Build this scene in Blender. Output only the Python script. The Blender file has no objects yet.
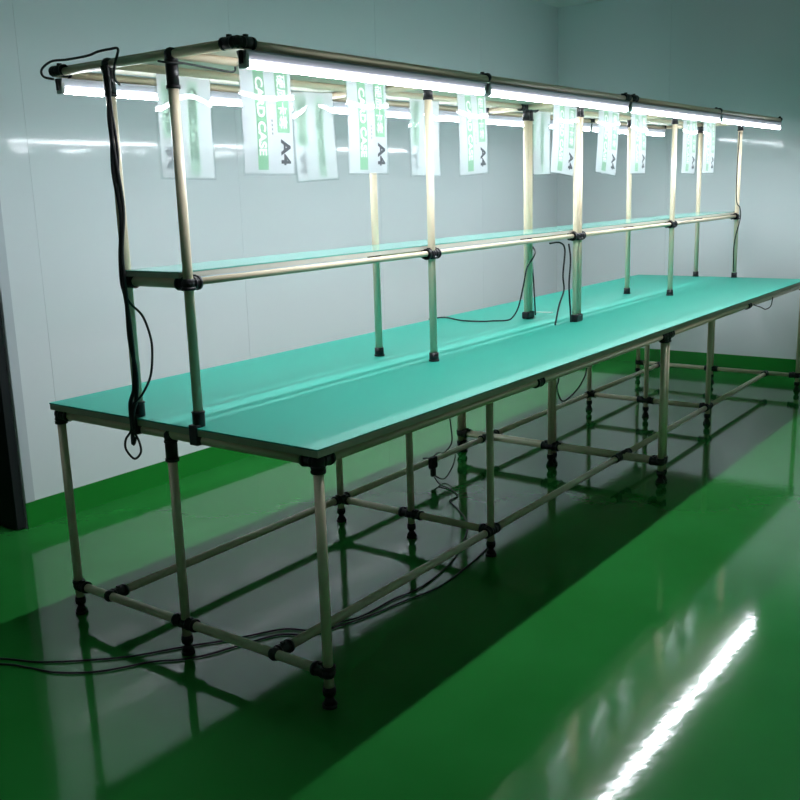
import bpy, bmesh, math, random
from mathutils import Vector, Matrix
random.seed(4)
S = bpy.context.scene
COL = S.collection
V = Vector

# ------------------------------------------------------------------ materials
def mat(name, col, rough=.5, spec=.5, metal=0., coat=0., coat_rough=.05):
    m = bpy.data.materials.new(name); m.use_nodes = True
    b = m.node_tree.nodes['Principled BSDF']
    b.inputs['Base Color'].default_value = (*col, 1)
    b.inputs['Roughness'].default_value = rough
    b.inputs['Specular IOR Level'].default_value = spec
    b.inputs['Metallic'].default_value = metal
    b.inputs['Coat Weight'].default_value = coat
    b.inputs['Coat Roughness'].default_value = coat_rough
    return m

def noise_bump(m, scale, strength, dist=.01, detail=2., stretch=None):
    nt = m.node_tree; b = nt.nodes['Principled BSDF']
    tc = nt.nodes.new('ShaderNodeTexCoord'); mp = nt.nodes.new('ShaderNodeMapping')
    if stretch: mp.inputs['Scale'].default_value = stretch
    n = nt.nodes.new('ShaderNodeTexNoise'); n.inputs['Scale'].default_value = scale; n.inputs['Detail'].default_value = detail
    bp = nt.nodes.new('ShaderNodeBump'); bp.inputs['Strength'].default_value = strength; bp.inputs['Distance'].default_value = dist
    nt.links.new(tc.outputs['Object'], mp.inputs['Vector']); nt.links.new(mp.outputs[0], n.inputs['Vector'])
    nt.links.new(n.outputs['Fac'], bp.inputs['Height']); nt.links.new(bp.outputs[0], b.inputs['Normal'])
    return n

def noise_colour(m, c1, c2, scale, detail=3., lo=.35, hi=.65):
    nt = m.node_tree; b = nt.nodes['Principled BSDF']
    tc = nt.nodes.new('ShaderNodeTexCoord')
    n = nt.nodes.new('ShaderNodeTexNoise'); n.inputs['Scale'].default_value = scale; n.inputs['Detail'].default_value = detail
    r = nt.nodes.new('ShaderNodeValToRGB')
    r.color_ramp.elements[0].position = lo; r.color_ramp.elements[1].position = hi
    r.color_ramp.elements[0].color = (*c1, 1); r.color_ramp.elements[1].color = (*c2, 1)
    nt.links.new(tc.outputs['Object'], n.inputs['Vector']); nt.links.new(n.outputs['Fac'], r.inputs[0])
    nt.links.new(r.outputs[0], b.inputs['Base Color'])

M_FLOOR = mat('green_epoxy', (.008, .16, .03), .07, .5)
noise_colour(M_FLOOR, (.017, .185, .031), (.021, .210, .039), 2.2)
noise_bump(M_FLOOR, 30., .045, .004, 2.)
M_SKIRT = mat('green_skirting_paint', (.012, .21, .026), .25, .5)
M_WALL = mat('wall_panel', (.68, .725, .755), .07, .22)
noise_bump(M_WALL, 3., .03, .01, 2.)
M_CEIL = mat('ceiling_panel', (.66, .70, .70), .5, .3)
M_SEAM = mat('wall_seam', (.52, .56, .58), .6)
M_DOOR = mat('dark_door', (.013, .016, .018), .5, .25)
M_FRAME = mat('door_frame', (.48, .52, .56), .4, .3)
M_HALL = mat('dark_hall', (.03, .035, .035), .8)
M_PIPE = mat('ivory_pipe', (.83, .70, .52), .30, .5)
M_JOINT = mat('black_joint', (.012, .010, .014), .38, .5)
M_RUBBER = mat('black_rubber', (.010, .010, .011), .55, .4)
M_MAT = mat('green_mat', (.014, .335, .255), .5, .62)
noise_bump(M_MAT, 420., .08, .002, 2.)
M_SHELF = mat('shelf_mat_sheen', (.15, .46, .39), .12, .9)  # same mat, its green paled to carry the wall's grazing reflection
M_SHELFB = mat('shelf_board_edge', (.66, .65, .58), .5)
M_BOARD = mat('board_edge', (.56, .50, .41), .6)
M_TOP = mat('pale_board', (.62, .58, .48), .55)
M_ALU = mat('lamp_housing', (.55, .53, .62), .35, .5, .2)
M_CAP = mat('lamp_cap', (.75, .75, .78), .4)
M_CABLE = mat('black_cable', (.010, .011, .013), .45)
M_WCABLE = mat('white_cable', (.75, .78, .76), .5)
M_GREY = mat('label_grey', (.35, .36, .36), .6)
M_WHITE = mat('label_white', (.86, .88, .88), .5)

def paper(name, c1, c2, k):
    m = bpy.data.materials.new(name); m.use_nodes = True; nt = m.node_tree; nt.nodes.clear()
    out = nt.nodes.new('ShaderNodeOutputMaterial'); mx = nt.nodes.new('ShaderNodeMixShader')
    d = nt.nodes.new('ShaderNodeBsdfDiffuse'); t = nt.nodes.new('ShaderNodeBsdfTranslucent')
    d.inputs[0].default_value = (*c1, 1); t.inputs[0].default_value = (*c2, 1)
    mx.inputs[0].default_value = k
    nt.links.new(d.outputs[0], mx.inputs[1]); nt.links.new(t.outputs[0], mx.inputs[2]); nt.links.new(mx.outputs[0], out.inputs[0])
    return m
M_PAPER = paper('label_paper', (.60, .62, .65), (.72, .75, .76), .42)
M_INK = bpy.data.materials.new('label_green_ink'); M_INK.use_nodes = True      # a film of green ink: it tints the paper under it
_n = M_INK.node_tree; _n.nodes.clear(); _o = _n.nodes.new('ShaderNodeOutputMaterial'); _t = _n.nodes.new('ShaderNodeBsdfTransparent')
_t.inputs[0].default_value = (.60, .87, .64, 1); _n.links.new(_t.outputs[0], _o.inputs[0])

M_BLACK = M_INK.copy(); M_BLACK.name = 'label_black_ink'
M_BLACK.node_tree.nodes['Transparent BSDF'].inputs[0].default_value = (.30, .30, .32, 1)

def plastic():
    m = bpy.data.materials.new('clear_film'); m.use_nodes = True; nt = m.node_tree; nt.nodes.clear()
    out = nt.nodes.new('ShaderNodeOutputMaterial'); mx = nt.nodes.new('ShaderNodeMixShader'); mx2 = nt.nodes.new('ShaderNodeMixShader')
    tr = nt.nodes.new('ShaderNodeBsdfTransparent'); g = nt.nodes.new('ShaderNodeBsdfGlossy'); df = nt.nodes.new('ShaderNodeBsdfDiffuse')
    tr.inputs[0].default_value = (.93, .95, .95, 1); g.inputs['Roughness'].default_value = .02
    df.inputs[0].default_value = (.75, .78, .80, 1)
    fr = nt.nodes.new('ShaderNodeFresnel'); ge = nt.nodes.new('ShaderNodeNewGeometry'); ior = nt.nodes.new('ShaderNodeMapRange')
    ior.inputs['To Min'].default_value = 1.45; ior.inputs['To Max'].default_value = 1/1.45      # the same film seen from either side
    nt.links.new(ge.outputs['Backfacing'], ior.inputs['Value']); nt.links.new(ior.outputs[0], fr.inputs[0])
    mx2.inputs[0].default_value = .035
    nt.links.new(tr.outputs[0], mx2.inputs[1]); nt.links.new(df.outputs[0], mx2.inputs[2])
    nt.links.new(fr.outputs[0], mx.inputs[0]); nt.links.new(mx2.outputs[0], mx.inputs[1]); nt.links.new(g.outputs[0], mx.inputs[2])
    nt.links.new(mx.outputs[0], out.inputs[0])
    return m
M_FILM = plastic()

def emitter(side, down):
    # an LED tube throws its light downwards: the frosted cover is brightest underneath, weak at its flanks
    m = bpy.data.materials.new('lamp_glow'); m.use_nodes = True; nt = m.node_tree; nt.nodes.clear()
    out = nt.nodes.new('ShaderNodeOutputMaterial'); e = nt.nodes.new('ShaderNodeEmission')
    g = nt.nodes.new('ShaderNodeNewGeometry'); sp = nt.nodes.new('ShaderNodeSeparateXYZ')
    nt.links.new(g.outputs['Normal'], sp.inputs[0])
    def mth(op, a, b):
        n = nt.nodes.new('ShaderNodeMath'); n.operation = op
        for i, v in enumerate((a, b)):
            if isinstance(v, float): n.inputs[i].default_value = v
            else: nt.links.new(v, n.inputs[i])
        return n.outputs[0]
    k = mth('POWER', mth('MAXIMUM', mth('MULTIPLY', sp.outputs['Z'], -1.), 0.), 1.15)
    nt.links.new(mth('ADD', mth('MULTIPLY', k, float(down)), float(side)), e.inputs[1])
    e.inputs[0].default_value = (.90, .95, 1., 1)
    nt.links.new(e.outputs[0], out.inputs[0]); return m
M_GLOW = emitter(14., 118.)

# ------------------------------------------------------------------ mesh helpers
def frame(d):
    d = d.normalized()
    a = V((0, 0, 1)) if abs(d.z) < .9 else V((1, 0, 0))
    u = d.cross(a).normalized(); return u, d.cross(u).normalized()

def cyl(bm, a, b, r, seg=16, r2=None):
    a, b = V(a), V(b); u, w = frame(b - a); r2 = r if r2 is None else r2
    A = []; B = []
    for i in range(seg):
        t = 2 * math.pi * i / seg; k = u * math.cos(t) + w * math.sin(t)
        A.append(bm.verts.new(a + k * r)); B.append(bm.verts.new(b + k * r2))
    for i in range(seg):
        j = (i + 1) % seg; f = bm.faces.new((A[i], A[j], B[j], B[i])); f.smooth = True
    bm.faces.new(A[::-1]); bm.faces.new(B)

def box(bm, lo, hi):
    x0, y0, z0 = lo; x1, y1, z1 = hi
    v = [bm.verts.new(p) for p in ((x0,y0,z0),(x1,y0,z0),(x1,y1,z0),(x0,y1,z0),(x0,y0,z1),(x1,y0,z1),(x1,y1,z1),(x0,y1,z1))]
    for f in ((0,3,2,1),(4,5,6,7),(0,1,5,4),(1,2,6,5),(2,3,7,6),(3,0,4,7)): bm.faces.new([v[i] for i in f])

def spline(pts, n=8):
    P = [V(p) for p in pts]; P = [P[0]] + P + [P[-1]]; out = []
    for i in range(1, len(P) - 2):
        for k in range(n):
            t = k / n; a, b, c, d = P[i-1], P[i], P[i+1], P[i+2]
            out.append(.5 * ((2*b) + (c - a)*t + (2*a - 5*b + 4*c - d)*t*t + (-a + 3*b - 3*c + d)*t**3))
    out.append(P[-2]); return out

def tube(bm, pts, r, seg=8, smooth=8):
    P = spline(pts, smooth) if smooth else [V(p) for p in pts]
    rings = []; u = None
    for i, p in enumerate(P):
        d = (P[min(i+1, len(P)-1)] - P[max(i-1, 0)])
        if d.length < 1e-7: d = V((0, 0, 1))
        d.normalize()
        if u is None: u, _ = frame(d)
        u = (u - d * u.dot(d)); u = u.normalized() if u.length > 1e-5 else frame(d)[0]
        w = d.cross(u)
        rings.append([bm.verts.new(p + (u*math.cos(2*math.pi*k/seg) + w*math.sin(2*math.pi*k/seg)) * r) for k in range(seg)])
    for a, b in zip(rings, rings[1:]):
        for k in range(seg):
            j = (k+1) % seg; f = bm.faces.new((a[k], a[j], b[j], b[k])); f.smooth = True
    bm.faces.new(rings[0][::-1]); bm.faces.new(rings[-1])

def obj(name, bm, m, parent=None, loc=None, bevel=0.):
    bmesh.ops.recalc_face_normals(bm, faces=bm.faces[:])
    me = bpy.data.meshes.new(name); bm.to_mesh(me); bm.free()
    me.materials.append(m)
    o = bpy.data.objects.new(name, me); COL.objects.link(o)
    if parent: o.parent = parent
    if loc: o.location = loc
    if bevel:
        md = o.modifiers.new('bevel', 'BEVEL'); md.width = bevel; md.segments = 2; md.limit_method = 'ANGLE'
    return o

def NB(): return bmesh.new()
def thing(name, label, cat, loc=(0, 0, 0), group=None):
    o = bpy.data.objects.new(name, None); COL.objects.link(o); o.location = loc
    o.empty_display_size = .05
    o['label'] = label; o['category'] = cat
    if group: o['group'] = group
    return o
def tag(o, label, cat, group=None):
    o['label'] = label; o['category'] = cat
    if group: o['group'] = group
    return o
def struct(name, bm, m, parent=None, bevel=0.):
    o = obj(name, bm, m, parent, bevel=bevel)
    if not parent: o['kind'] = 'structure'
    return o

# ------------------------------------------------------------------ the room
XL, XR, YF, YB, ZC = -4.6, 5.296, -4.6, 2.051, 2.70
DX0, DX1, DH = -.60, .419, 2.08           # doorway in the back wall
b = NB(); box(b, (XL-.1, YF-.1, -.1), (XR+.1, YB+1.75, 0)); struct('floor', b, M_FLOOR)
b = NB(); box(b, (XL-.1, YF-.1, ZC), (XR+.1, YB+1.75, ZC+.1)); struct('ceiling', b, M_CEIL)

def panels(bm, axis, p, lo, hi, z0, z1, seams, t=.05, gap=.001):
    """wall of upright panels with narrow joints between them"""
    e = [lo] + [s for s in seams if lo < s < hi] + [hi]
    for a, c in zip(e, e[1:]):
        a2 = a + (gap/2 if a != lo else 0); c2 = c - (gap/2 if c != hi else 0)
        if axis == 'y': box(bm, (a2, p, z0), (c2, p+t, z1))
        else: box(bm, (p, a2, z0), (p+t, c2, z1))

SE = [.617 + 1.18*k for k in range(-5, 6)]
b = NB(); panels(b, 'y', YB, DX1, XR, 0, ZC, SE)
panels(b, 'y', YB, XL, DX0, 0, ZC, SE); box(b, (DX0, YB, DH), (DX1, YB+.05, ZC))
w = struct('wall_back', b, M_WALL)
b = NB(); box(b, (DX1, YB+.0505, 0), (XR+.1, YB+.1, ZC)); box(b, (XL-.1, YB+.0505, 0), (DX0, YB+.1, ZC)); box(b, (DX0, YB+.0505, DH), (DX1, YB+.1, ZC))
obj('panel_backing', b, M_SEAM, w)
b = NB(); panels(b, 'x', XR, YF, YB, 0, ZC, sorted(YB - 1.18*k - .9 for k in range(6)))
w = struct('wall_right', b, M_WALL)
b = NB(); box(b, (XR+.0505, YF-.1, 0), (XR+.1, YB+.1, ZC)); obj('panel_backing', b, M_SEAM, w)
b = NB(); box(b, (XL-.1, YF-.1, 0), (XL, YB+.1, ZC)); struct('wall_left', b, M_WALL)
b = NB(); box(b, (XL, YF-.1, 0), (XR+.1, YF, ZC)); struct('wall_front', b, M_WALL)
# painted green skirting
b = NB(); box(b, (DX1+.0, YB-.004, 0), (XR, YB, .113)); box(b, (XL, YB-.004, 0), (DX0, YB, .113)); struct('baseboard_back', b, M_SKIRT)
b = NB(); box(b, (XR-.004, YF, 0), (XR, YB-.004, .113)); struct('baseboard_right', b, M_SKIRT)
# the unlit room behind the doorway and the door leaf standing open in it
b = NB()
box(b, (DX0-.7, YB+.1, 0), (DX0-.65, YB+1.7, ZC)); box(b, (DX1+.7, YB+.1, 0), (DX1+.75, YB+1.7, ZC)); box(b, (DX0-.7, YB+1.7, 0), (DX1+.75, YB+1.75, ZC))
struct('wall_hall', b, M_HALL)
d = NB(); box(d, (DX1-.045, YB+.005, .006), (DX1-.004, YB+.98, DH-.02)); dr = struct('door_1', d, M_DOOR, bevel=.003)
h = NB(); cyl(h, (DX1-.045, YB+.90, 1.0), (DX1-.095, YB+.90, 1.0), .009); cyl(h, (DX1-.09, YB+.905, 1.0), (DX1-.09, YB+.79, 1.0), .009)
obj('door_handle', h, M_ALU, dr)
b = NB(); box(b, (DX1+.0, YB-.006, .113), (DX1+.045, YB, DH+.045)); box(b, (DX0-.045, YB-.006, .113), (DX0, YB, DH+.045)); box(b, (DX0, YB-.006, DH), (DX1, YB, DH+.045))
struct('trim_1', b, M_FRAME, bevel=.002)

# ------------------------------------------------------------------ the workbench
R = .014
L, W, ZT = 4.785, 1.144, .731
X1, X2, X3, X4, X5 = .0225, 1.200, 2.407, 3.606, 4.766
X3A, X3B = X3-.0165, X3+.0165
YM, YPF, YPB = .590, .462, .723
YRF, YRB, ZTOP, ZSH, ZLOW = .2157, .973, 1.729, 1.133, .100
YLF, YLB = .2195, .957
ZF = .692                                  # pipes under the tabletop
bench = thing('workbench', 'long pipe-frame workbench with green tabletop, shelf and overhead lamp rack', 'workbench')

def pipe(name, a, c, r=R):
    bm = NB(); cyl(bm, a, c, r, 18); return obj(name, bm, M_PIPE, bench)

def joint(p, dirs, ln=.042, r=.0182, name='pipe_joint', rib=1.13):
    """moulded clamp: a ribbed sleeve along every direction it grips, with bolt heads"""
    p = V(p); bm = NB()
    for d in dirs:
        k = ln*V(d).length; d = V(d).normalized()
        cyl(bm, p - d*.004, p + d*k, r, 16)
        cyl(bm, p + d*(k-.009), p + d*k, r*rib, 16); cyl(bm, p + d*.012, p + d*.018, r*(rib-.03), 16)
        u, w = frame(d); q = p + d*(k*.55)
        box(bm, tuple(q + V((-.005, -.005, r-.002))), tuple(q + V((.005, .005, r+.005))))
    u = bm
    bmesh.ops.create_icosphere(u, subdivisions=2, radius=r*(rib-.01), matrix=Matrix.Translation(p))
    return obj(name, bm, M_JOINT, bench)
x_, X_, y_, Y_, z_, Z_ = (-1,0,0), (1,0,0), (0,-1,0), (0,1,0), (0,0,-1), (0,0,1)

# tabletop board and the green mat on it
b = NB(); box(b, (0, 0, ZT-.0235), (L, W, ZT-.004)); top = obj('tabletop', b, M_BOARD, bench, bevel=.002)
b = NB(); box(b, (-.001, -.001, ZT-.0045), (L+.001, W+.001, ZT)); obj('table_mat', b, M_MAT, bench, bevel=.0015)

# legs with their adjustable feet
def leg(x, y, ztop=ZF):
    bm = NB(); cyl(bm, (x, y, .045), (x, y, ztop), R, 18); o = obj('leg', bm, M_PIPE, bench)
    f = NB()
    cyl(f, (x, y, 0), (x, y, .010), .021, 16); cyl(f, (x, y, .010), (x, y, .030), .019, 16, .010)
    cyl(f, (x, y, .030), (x, y, .038), .011, 12); cyl(f, (x, y, .036), (x, y, .060), .0172, 16); cyl(f, (x, y, .046), (x, y, .051), .0188, 16)
    obj('foot', f, M_RUBBER, o)
corner = [.021, YM, W-.021]
inner = [YLF, YM, YLB]
for x in (X1, X3A, X3B, X5):
    for y in corner: leg(x, y)
for x in (X2, X4):
    for y in inner: leg(x, y)

# frame under the tabletop
for (a, c) in ((X1, X3A), (X3B, X5)):
    for y in (.021, W-.021): pipe('frame_rail', (a, y, ZF), (c, y, ZF))
for x in (X1, X3A, X3B, X5): pipe('cross_rail', (x, .021, ZF), (x, W-.021, ZF))
for x in (X2, X4): pipe('cross_rail', (x, .021, ZF), (x, W-.021, ZF))
zs = (0, 0, -.65)
for x, dx in ((X1, [X_]), (X3A, [x_]), (X3B, [X_]), (X5, [x_])):
    joint((x, .021, ZF), dx + [Y_, zs], .048); joint((x, W-.021, ZF), dx + [y_, zs], .048)
    joint((x, YM, ZF-.006), [z_], .075)
for x in (X2, X4):
    joint((x, .021, ZF), [x_, X_], .022)
    joint((x, W-.021, ZF), [x_, X_], .022)
    for y in inner: joint((x, y, ZF-.006), [z_], .03)

# lower frame
for x in (X1, X3A, X3B, X5): pipe('cross_rail', (x, .021, ZLOW), (x, W-.021, ZLOW))
for x in (X2, X4): pipe('cross_rail', (x, YLF, ZLOW), (x, YLB, ZLOW))
for (a, m_, c) in ((X1, X2, X3A), (X3B, X4, X5)):
    for y in (YLF, YLB):
        pipe('lower_rail', (a, y, ZLOW), (m_, y, ZLOW)); pipe('lower_rail', (m_, y, ZLOW), (c, y, ZLOW))
for x, br in ((X1, X_), (X3A, x_), (X3B, X_), (X5, x_)):
    joint((x, .021, ZLOW), [Y_, (0, 0, .4)], .05); joint((x, YM, ZLOW), [Y_, y_], .045); joint((x, W-.021, ZLOW), [y_, (0, 0, .4)], .045)
    for y in (YLF, YLB): joint((x, y, ZLOW), [br], .062)
for x in (X2, X4):
    joint((x, YLF, ZLOW), [x_, X_, Y_]); joint((x, YLB, ZLOW), [x_, X_, y_]); joint((x, YM, ZLOW), [y_, Y_], .05)

# posts of the rack, their cups on the tabletop
def post(x, y):
    pipe('post', (x, y, ZT+.001), (x, y, ZTOP))
for y in (YPF, YPB):
    for x in (X1, X2, X3A, X3B, X4, X5): post(x, y)
    for x in (X2, X4, X5):
        bm = NB(); cyl(bm, (x, y, ZT), (x, y, ZT+.033), .0182); cyl(bm, (x, y, ZT), (x, y, ZT+.006), .0205); obj('post_cup', bm, M_JOINT, bench)
    bm = NB(); box(bm, (X3-.035, y-.019, ZT), (X3+.035, y+.019, ZT+.036)); obj('post_cup', bm, M_JOINT, bench, bevel=.008)
    bm = NB(); cyl(bm, (X1, y, ZT), (X1, y, ZT+.045), .0180); cyl(bm, (X1, y, ZT+.038), (X1, y, ZT+.045), .0195)
    box(bm, (-.004, y-.0165, ZF-.012), (X1, y+.0165, ZT+.008)); obj('post_cup', bm, M_JOINT, bench, bevel=.003)

# shelf
for (a, c) in ((X1, X3A), (X3B, X5)):
    for y in (YPF, YPB): pipe('shelf_rail', (a, y, ZSH+.0025), (c, y, ZSH+.0025), .0100)
for x in (X1, X2, X3A, X3B, X4, X5): pipe('cross_rail', (x, YPF, ZSH), (x, YPB, ZSH))
for x in (X1, X2, X3A, X3B, X4, X5):
    dx = ([X_] if x not in (X5, X3A) else []) + ([x_] if x not in (X1, X3B) else [])
    joint((x, YPF, ZSH), dx + [Y_, (0, 0, -.5)], .036); joint((x, YPB, ZSH), dx + [y_, (0, 0, -.5)], .036)
b = NB(); box(b, (.004, YPF+R+.001, ZSH+R+.001), (L-.004, YPB-R-.001, ZSH+R+.015)); obj('shelf_board', b, M_SHELFB, bench, bevel=.001)
b = NB(); box(b, (.003, YPF+R+.0005, ZSH+R+.015), (L-.003, YPB-R-.0005, ZSH+R+.019)); obj('shelf_mat', b, M_SHELF, bench, bevel=.001)

# top frame that carries the lamps, of slimmer pipe
RT = .0112
for y in (YRF, YRB):
    pipe('top_rail', (X1, y, ZTOP), (X3, y, ZTOP), RT); pipe('top_rail', (X3, y, ZTOP), (L-.02, y, ZTOP), RT)
for y in (YPF, YPB):
    pipe('top_rail', (X1, y, ZTOP), (X3, y, ZTOP), RT); pipe('top_rail', (X3, y, ZTOP), (X5, y, ZTOP), RT)
for x in (X1, X2, X3A, X3B, X4, X5): pipe('top_beam', (x, YRF, ZTOP), (x, YRB, ZTOP), RT)
ZJ = ZTOP + .0045
for y, s in ((YRF, Y_), (YRB, y_)):
    joint((X1, y, ZJ), [s, X_], .052, .0152, rib=1.06)
    joint((X2, y, ZJ), [s], .034, .0150, rib=1.06); joint((X4, y, ZJ), [s], .034, .0150, rib=1.06)
    joint((X3A, y, ZJ), [x_, s], .05, .0152, rib=1.06); joint((X3B, y, ZJ), [X_, s], .05, .0152, rib=1.06); joint((L-.02, y, ZJ), [x_], .014, .0145, rib=1.06)
for y in (YPF, YPB):
    joint((X1, y, ZTOP), [z_], .086, .0168); joint((X2, y, ZTOP), [z_], .05, .0168); joint((X4, y, ZTOP), [z_], .05, .0168); joint((X5, y, ZTOP), [z_], .05, .0168)
    joint((X3A, y, ZTOP), [z_, x_], .06, .0168); joint((X3B, y, ZTOP), [z_, X_], .06, .0168)
b = NB(); box(b, (X1+.012, YRF+.024, ZTOP+RT+.0005), (X5-.012, YRB-.024, ZTOP+RT+.007)); obj('top_board', b, M_TOP, bench, bevel=.001)

# ------------------------------------------------------------------ the lamps under the top rails
ZL = 1.7055
def lamp_parts(t, ln):
    """in the lamp's own axes: x along, z down from the housing top at 0"""
    bm = NB(); v = [bm.verts.new((x, y, z)) for x in (0, ln) for (y, z) in ((-.0175, -.0005), (-.0175, -.005), (-.0105, -.0225), (.0105, -.0225), (.0175, -.005), (.0175, -.0005))]
    for i in range(6): bm.faces.new((v[i], v[(i+1) % 6], v[6+(i+1) % 6], v[6+i]))
    bm.faces.new(v[:6]); bm.faces.new(v[6:]); obj('housing', bm, M_ALU, t)
    bm = NB(); n = 14; A = []; B = []
    for i in range(n+1):
        a = math.pi*(.99 + 1.02*i/n); y, z = .0140*math.cos(a), -.0285 + .0140*math.sin(a)
        A.append(bm.verts.new((.012, y, z))); B.append(bm.verts.new((ln-.012, y, z)))
    for i in range(n):
        f = bm.faces.new((A[i], B[i], B[i+1], A[i+1])); f.smooth = True
    bm.faces.new((A[0], A[n], B[n], B[0])); bm.faces.new(A[::-1]); bm.faces.new(B)
    obj('diffuser', bm, M_GLOW, t)
    for x0 in (0, ln-.012):
        bm = NB(); box(bm, (x0, -.0150, -.0435), (x0+.012, .0150, -.0005)); obj('end_cap', bm, M_CAP, t, bevel=.003)
    for x0 in (-.0065, ln+.0005):
        bm = NB(); box(bm, (x0, -.005, -.034), (x0+.006, .005, -.001)); obj('end_clip', bm, M_JOINT, t, bevel=.001)
    for x0 in (.10, ln-.13):
        bm = NB()
        box(bm, (x0, .0125, -.004), (x0+.03, .0150, .0150))
        obj('bracket', bm, M_ALU, t)

spans = [(.034, 1.172), (1.193, 2.370), (2.394, 3.586), (3.605, 4.744)]
where_f = ['lit tube lamp on front top rail, nearest the camera, above the first two card cases',
           'lit tube lamp on front top rail, second from the near end of the bench',
           'third lit tube lamp from the near end on front top rail, past the thick joint',
           'lit tube lamp on front top rail, farthest end, reaching past the last posts']
where_b = ['lit tube lamp on rear top rail at the near corner, behind the black-cabled post',
           'lit tube lamp on rear top rail, second from the near end, behind hanging cases',
           'lit tube lamp on rear top rail, third from near end, beyond the double post',
           'lit tube lamp on rear top rail, farthest one, ending before the far posts']
for y, labels, grp in ((YRF, where_f, 'tube lamps on the front top rail'), (YRB, where_b, 'tube lamps on the rear top rail')):
    for (a, c), lab in zip(spans, labels):
        t = thing('tube_lamp', lab, 'lamp', (a, y, ZTOP-RT-.0022), grp)
        lamp_parts(t, c - a)

# ------------------------------------------------------------------ A4 card cases hanging from the post rails
CW, CH = .222, .308
def bend(u, v):
    """how far the soft sheet bows out of its plane (v runs down from the top)"""
    return -.005*math.sin(math.pi*min(1, v/CH))*math.cos((u-.11)/CW*2.2) - .0035*math.sin(u/CW*math.pi*1.5)*(v/CH)
def sheet(bm, u0, u1, v0, v1, off, nu=8, nv=10):
    g = [[bm.verts.new((u0+(u1-u0)*i/nu, bend(u0+(u1-u0)*i/nu, v0+(v1-v0)*j/nv)+off, -(v0+(v1-v0)*j/nv))) for i in range(nu+1)] for j in range(nv+1)]
    for j in range(nv):
        for i in range(nu):
            f = bm.faces.new((g[j][i], g[j+1][i], g[j+1][i+1], g[j][i+1])); f.smooth = True
def lettering(name, text, size, u, v, m, parent, off, sx=1., bold=.0):
    """turned a quarter clockwise: reads from the top down, letter tops to the right"""
    cu = bpy.data.curves.new(name, 'FONT'); cu.body = text; cu.size = size; cu.offset = bold
    to = bpy.data.objects.new(name, cu); COL.objects.link(to)
    bpy.context.view_layer.update()
    me = bpy.data.meshes.new_from_object(to.evaluated_get(bpy.context.evaluated_depsgraph_get()))
    bpy.data.objects.remove(to); bpy.data.curves.remove(cu)
    for p in me.vertices:
        tu, tv = u + p.co.y, v + p.co.x*sx
        p.co = (tu, bend(tu, tv) + off, -tv)
    me.materials.clear(); me.materials.append(m); me.name = name
    o = bpy.data.objects.new(name, me); COL.objects.link(o); o.parent = parent
    return o

def make_case():
    t = thing('card_case', 'x', 'card case')
    bm = NB(); sheet(bm, .006, CW-.010, .004, CH-.006, 0, 8, 10); p = obj('label_sheet', bm, M_PAPER, t)
    bm = NB(); sheet(bm, .056, .098, .016, .292, -.0006); obj('green_band', bm, M_INK, p)
    bm = NB(); sheet(bm, .142, .198, .016, .186, -.0006); obj('green_band', bm, M_INK, p)
    lettering('lettering', 'CARD CASE', .040, .0632, .034, M_WHITE, p, -.0011, 1.02, .0012)
    lettering('lettering', '硬质卡套', .040, .1535, .022, M_WHITE, p, -.0011, .96, .0004)
    lettering('lettering', 'A4', .058, .157, .207, M_BLACK, p, -.0009, 1.05, .0022)
    bm = NB(); 
    for k in range(4): sheet(bm, .117, .123, .150+.012*k, .157+.012*k, -.0006, 1, 1)
    obj('print_mark', bm, M_GREY, p)
    bm = NB(); sheet(bm, 0, CW, 0, CH, -.0028, 10, 14); obj('clear_sleeve', bm, M_FILM, t)
    bm = NB(); sheet(bm, 0, CW, 0, CH, .0022, 10, 14); obj('clear_sleeve', bm, M_FILM, t)
    return t
def children(o): return [c for c in bpy.data.objects if c.parent == o]
def copy_tree(o, parent=None):
    c = o.copy(); COL.objects.link(c)
    if parent: c.parent = parent
    for ch in children(o): copy_tree(ch, c)
    return c
proto = make_case()
ZCARD = ZTOP - .002
front = [(.238, 0, .006, 'white A4 card case nearest the camera, hanging beside the near front post'),
         (.708, 0, 0, 'white A4 card case just left of the second front post'),
         (1.346, -.05, -.02, 'white A4 card case under the end of the nearest front lamp'),
         (2.104, .09, .04, 'white A4 card case tucked against the left of the double front post'),
         (2.552, .09, .05, 'tilted white A4 card case just right of the double front post'),
         (2.940, 0, -.02, 'white A4 card case in front of a slim rear post, right of the tilted case'),
         (3.660, .02, .02, 'white A4 card case just right of the fourth front post'),
         (4.005, 0, 0, 'white A4 card case farthest from the camera, before the last rear post')]
back = [(.204, .02, .02, 'faint grey A4 case seen from behind, partly behind the near front post'),
        (.800, -.04, .05, 'faint grey A4 case seen from behind, between the two nearest white cases'),
        (1.470, 0, 0, 'faint grey A4 case seen from behind, behind the second front post'),
        (2.464, 0, .02, 'faint grey A4 case seen from behind, right of the double rear post'),
        (3.252, 0, 0, 'faint grey A4 case seen from behind, peeking out right of the tilted white case')]
first = True
for (x, ry, rz, lab) in front:
    o = proto if first else copy_tree(proto); first = False
    o.location = (x, YPF-R-.0065-abs(rz)*.2, ZCARD - max(0, -ry)*.21 - (.009 if x > 2.8 else 0)); o.rotation_euler = (0, ry, -rz)
    o['label'] = lab; o['group'] = 'white card cases along the front of the rack'
for (x, ry, rz, lab) in back:
    o = copy_tree(proto); o.location = (x+CW, YPB+R+.0065+abs(rz)*.2, ZCARD - abs(ry)*.21); o.rotation_euler = (0, -ry, math.pi - rz)
    o['label'] = lab; o['group'] = 'card cases along the rear of the rack'

# ------------------------------------------------------------------ cables
def cable(label, strands, r=.0045, m=M_CABLE, name='power_cable', smooth=8):
    bm = NB()
    for k, s in enumerate(strands): tube(bm, s, r[k] if isinstance(r, tuple) else r, 8, smooth)
    return tag(obj(name, bm, m), label, 'cable')

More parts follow.
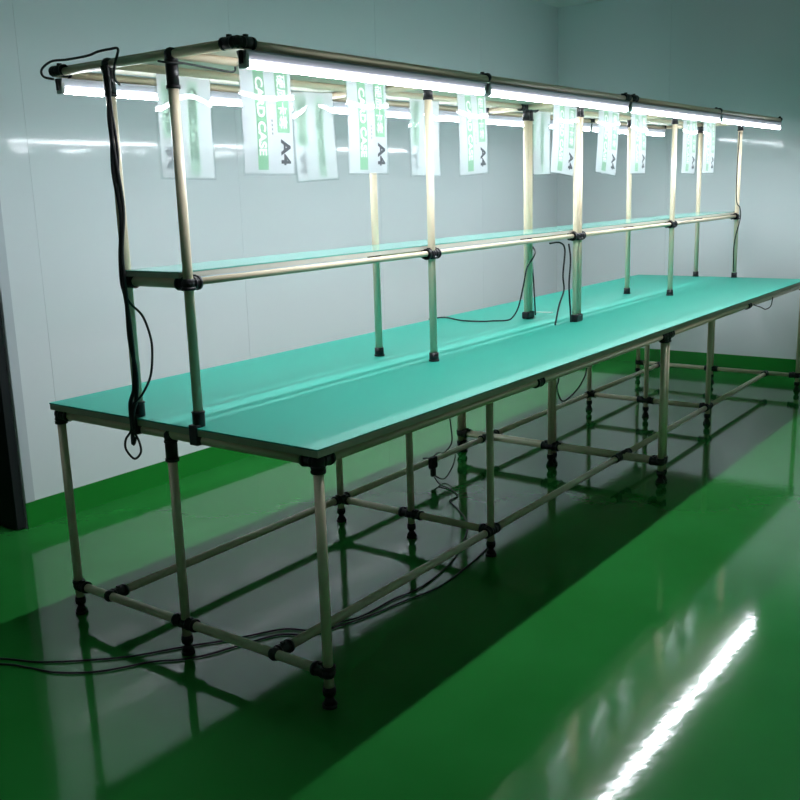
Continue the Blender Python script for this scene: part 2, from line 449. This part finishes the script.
cable('black power cable trailing across the floor from the left, upper strand',
      [[(-.65,1.60,.004),(-.49,1.33,.004),(-.327,1.045,.004),(-.274,.925,.004),(-.186,.810,.004),(-.090,.712,.004),(.010,.645,.004),(.072,.600,.004),(.130,.555,.004),(.199,.512,.004),(.300,.445,.004),(.343,.362,.004),(.431,.330,.004),(.517,.296,.004),(.659,.290,.004),(.823,.268,.004),(1.07,.310,.004),(1.32,.41,.004),(1.48,.51,.004),(1.64,.69,.004)]], .0031)
cable('second black power cable on the floor, looping below the first strand at left',
      [[(-.69,1.58,.004),(-.53,1.30,.004),(-.350,1.020,.004),(-.312,.920,.004),(-.280,.815,.004),(-.205,.715,.004),(-.085,.635,.004),(-.030,.575,.004),(.040,.525,.004),(.121,.494,.004),(.258,.435,.004),(.315,.352,.004),(.420,.310,.004),(.532,.276,.004),(.667,.252,.004),(.852,.215,.004),(1.105,.240,.004),(1.277,.271,.004)]], .0031)
bund = [[(-.004,.702,1.722),(-.001,.702,1.69),(.004,.700,1.60),(.010,.699,1.49),(.002,.703,1.38),(.004,.700,1.28),(-.006,.700,1.20),(-.008,.698,1.135),(.000,.698,1.08),(.034,.684,1.032),(.053,.680,.970),(.055,.680,.919),(.043,.682,.852),(.012,.690,.80),(-.012,.710,.765),(-.016,.716,.700),(-.032,.726,.670),(-.034,.726,.640),(-.018,.712,.610),(-.002,.700,.628),(-.004,.702,.662),(-.014,.710,.695)],
        [(-.006,.712,1.722),(-.001,.708,1.68),(.002,.705,1.56),(-.002,.710,1.44),(.005,.702,1.32),(-.005,.708,1.21),(-.010,.706,1.135),(-.004,.704,1.09),(.003,.704,1.0),(.004,.703,.9),(.000,.708,.82),(-.012,.716,.775),(-.013,.716,.70),(-.016,.714,.655),(-.014,.705,.675)],
        [(-.003,.697,1.722),(.002,.701,1.66),(-.001,.708,1.58),(.004,.702,1.46),(.011,.699,1.34),(-.004,.702,1.22),(-.008,.697,1.137),(-.004,.700,1.08),(.000,.708,.97),(.006,.700,.87),(.002,.704,.79),(-.012,.708,.745),(-.013,.708,.70)]]
cable('black cable bundle tied down the near rear post with a loop below the table edge', bund, (.0036, .0060, .0060))
cable('black cable looped around the near rear corner and lying along the top beam',
      [[(.012,.963,1.711),(.004,.998,1.720),(.010,1.013,1.742),(.021,.978,1.762),(.014,.890,1.758),(.014,.797,1.759),(.014,.750,1.765),(.014,.698,1.766),(.010,.658,1.761),(-.002,.663,1.720),(.004,.676,1.688),(.030,.690,1.674)]], .0036)
cable('thin black cable sagging from the near front post toward the first card case',
      [[(-.004,.482,1.712),(-.004,.450,1.706),(.045,.438,1.706),(.127,.436,1.701),(.215,.436,1.698),(.232,.442,1.712)]], .003)
cable('black cable down the double rear post with a lead lying along the green tabletop',
      [[(2.4495,.722,1.655),(2.4495,.723,1.52),(2.4495,.722,1.38),(2.452,.730,1.23),(2.468,.751,1.165),(2.470,.752,1.10),(2.455,.732,1.05),(2.450,.722,.97),(2.454,.718,.90),(2.454,.714,.83),(2.456,.710,.742)],
       [(2.470,.746,1.09),(2.455,.712,1.06),(2.40,.688,1.035),(2.335,.69,.985),(2.310,.695,.905),(2.285,.71,.80),(2.268,.735,.75),(2.25,.76,.7385),(2.22,.81,.7375),(2.180,.850,.7375),(2.168,.955,.7375),(2.222,1.065,.7375),(2.232,1.105,.7375),(2.20,1.125,.7375),(2.14,1.132,.7375)]], .0038)
cable('pair of black cables hanging from the shelf joint at the double front post',
      [[(2.18,.487,1.112),(2.266,.480,1.110),(2.315,.480,1.074),(2.298,.480,.960),(2.308,.480,.889),(2.262,.480,.825),(2.222,.480,.7355)],
       [(2.350,.478,1.100),(2.338,.462,1.027),(2.325,.462,.913),(2.340,.462,.79),(2.346,.462,.7355)]], .0042)
cable('black cable drooping in a loop under the middle of the tabletop',
      [[(2.32,.5,.7025),(2.302,.5,.479),(2.282,.5,.425),(2.335,.5,.351),(2.442,.5,.360),(2.552,.5,.406),(2.607,.5,.48),(2.63,.5,.7045)]], .0038)
cable('short black cable curling below the front table edge toward the far end',
      [[(3.66,.001,.69),(3.69,.001,.683),(3.784,.000,.664),(3.883,.000,.641),(3.981,.000,.647),(4.014,.001,.68),(4.02,.001,.695)]], .0032)
cable('thin black cable running down the farthest front post',
      [[(4.746,.460,1.672),(4.738,.458,1.619),(4.720,.458,1.463),(4.735,.458,1.242),(4.736,.434,1.19),(4.734,.428,1.12),(4.728,.450,1.015),(4.722,.458,.918),(4.740,.458,.772)]], .0035)
cable('short white cable lying on the green tabletop between the double posts',
      [[(2.612,.797,.7345),(2.622,.75,.7345),(2.629,.703,.7345)]], .003, M_WCABLE)

# socket block hung on the rear lower rail
t = thing('socket_block', 'black plug and socket hanging on the rear lower rail under the bench', 'socket', (1.850, YLB-.0295, .072))
bm = NB(); box(bm, (-.024, -.012, .000), (.024, .014, .058)); obj('socket_body', bm, M_RUBBER, t, bevel=.006)
bm = NB(); box(bm, (-.014, -.008, -.040), (.014, .010, .000)); obj('plug', bm, M_CABLE, t, bevel=.005)
bm = NB(); tube(bm, [(-.015,.008,.05),(-.015,.030,.050),(-.015,.048,.046)], .0035); obj('hook', bm, M_RUBBER, t)
cable('thin black cable rising from the hanging socket to the tabletop',
      [[(1.858,YLB-.03,.132),(1.89,.925,.140),(1.947,.925,.130),(2.009,.925,.165),(2.003,.925,.25),(1.98,.925,.40),(1.975,.925,.706)]], .0032)
cable('black cables looping from the hanging socket down to the floor',
      [[(1.850,YLB-.035,.031),(1.83,.88,.008),(1.80,.80,.004),(1.74,.72,.004),(1.66,.71,.004),(1.64,.69,.004)],
       [(1.860,YLB-.035,.031),(1.90,.90,.012),(1.97,.90,.05),(2.02,.915,.085),(2.05,YLB-.022,.090)]], .0032)

# ------------------------------------------------------------------ camera
yaw, pitch, roll, f = -.9310648997, -.2144312643, -.0304604475, 959.1811754
cy, sy, cp, sp, cr, sr = math.cos(yaw), math.sin(yaw), math.cos(pitch), math.sin(pitch), math.cos(roll), math.sin(roll)
fw, rt, up = V((-sy, cy, 0)), V((cy, sy, 0)), V((0, 0, 1))
F = fw*cp + up*sp; U = -fw*sp + up*cp
R2 = rt*cr + U*sr; U2 = -rt*sr + U*cr
cam = bpy.data.cameras.new('camera'); co = bpy.data.objects.new('camera', cam); COL.objects.link(co)
m = Matrix((R2, U2, -F)).transposed().to_4x4(); m.translation = V((-1.7530942906, -1.5688460715, 1.3635131014))
co.matrix_world = m
cam.sensor_fit = 'HORIZONTAL'; cam.sensor_width = 36; cam.lens = 36*f/800; cam.clip_start = .02
S.camera = co

w = bpy.data.worlds.new('world'); S.world = w; w.use_nodes = True
w.node_tree.nodes['Background'].inputs[0].default_value = (.55, .6, .65, 1); w.node_tree.nodes['Background'].inputs[1].default_value = 0.0
S.view_settings.view_transform = 'Standard'; S.view_settings.look = 'None'; S.view_settings.gamma = 1
S.view_settings.use_curve_mapping = False
S.view_settings.exposure = 0.1
S.cycles.max_bounces = 10; S.cycles.diffuse_bounces = 5; S.cycles.glossy_bounces = 5; S.cycles.transparent_max_bounces = 16
S.cycles.sample_clamp_indirect = 6.0
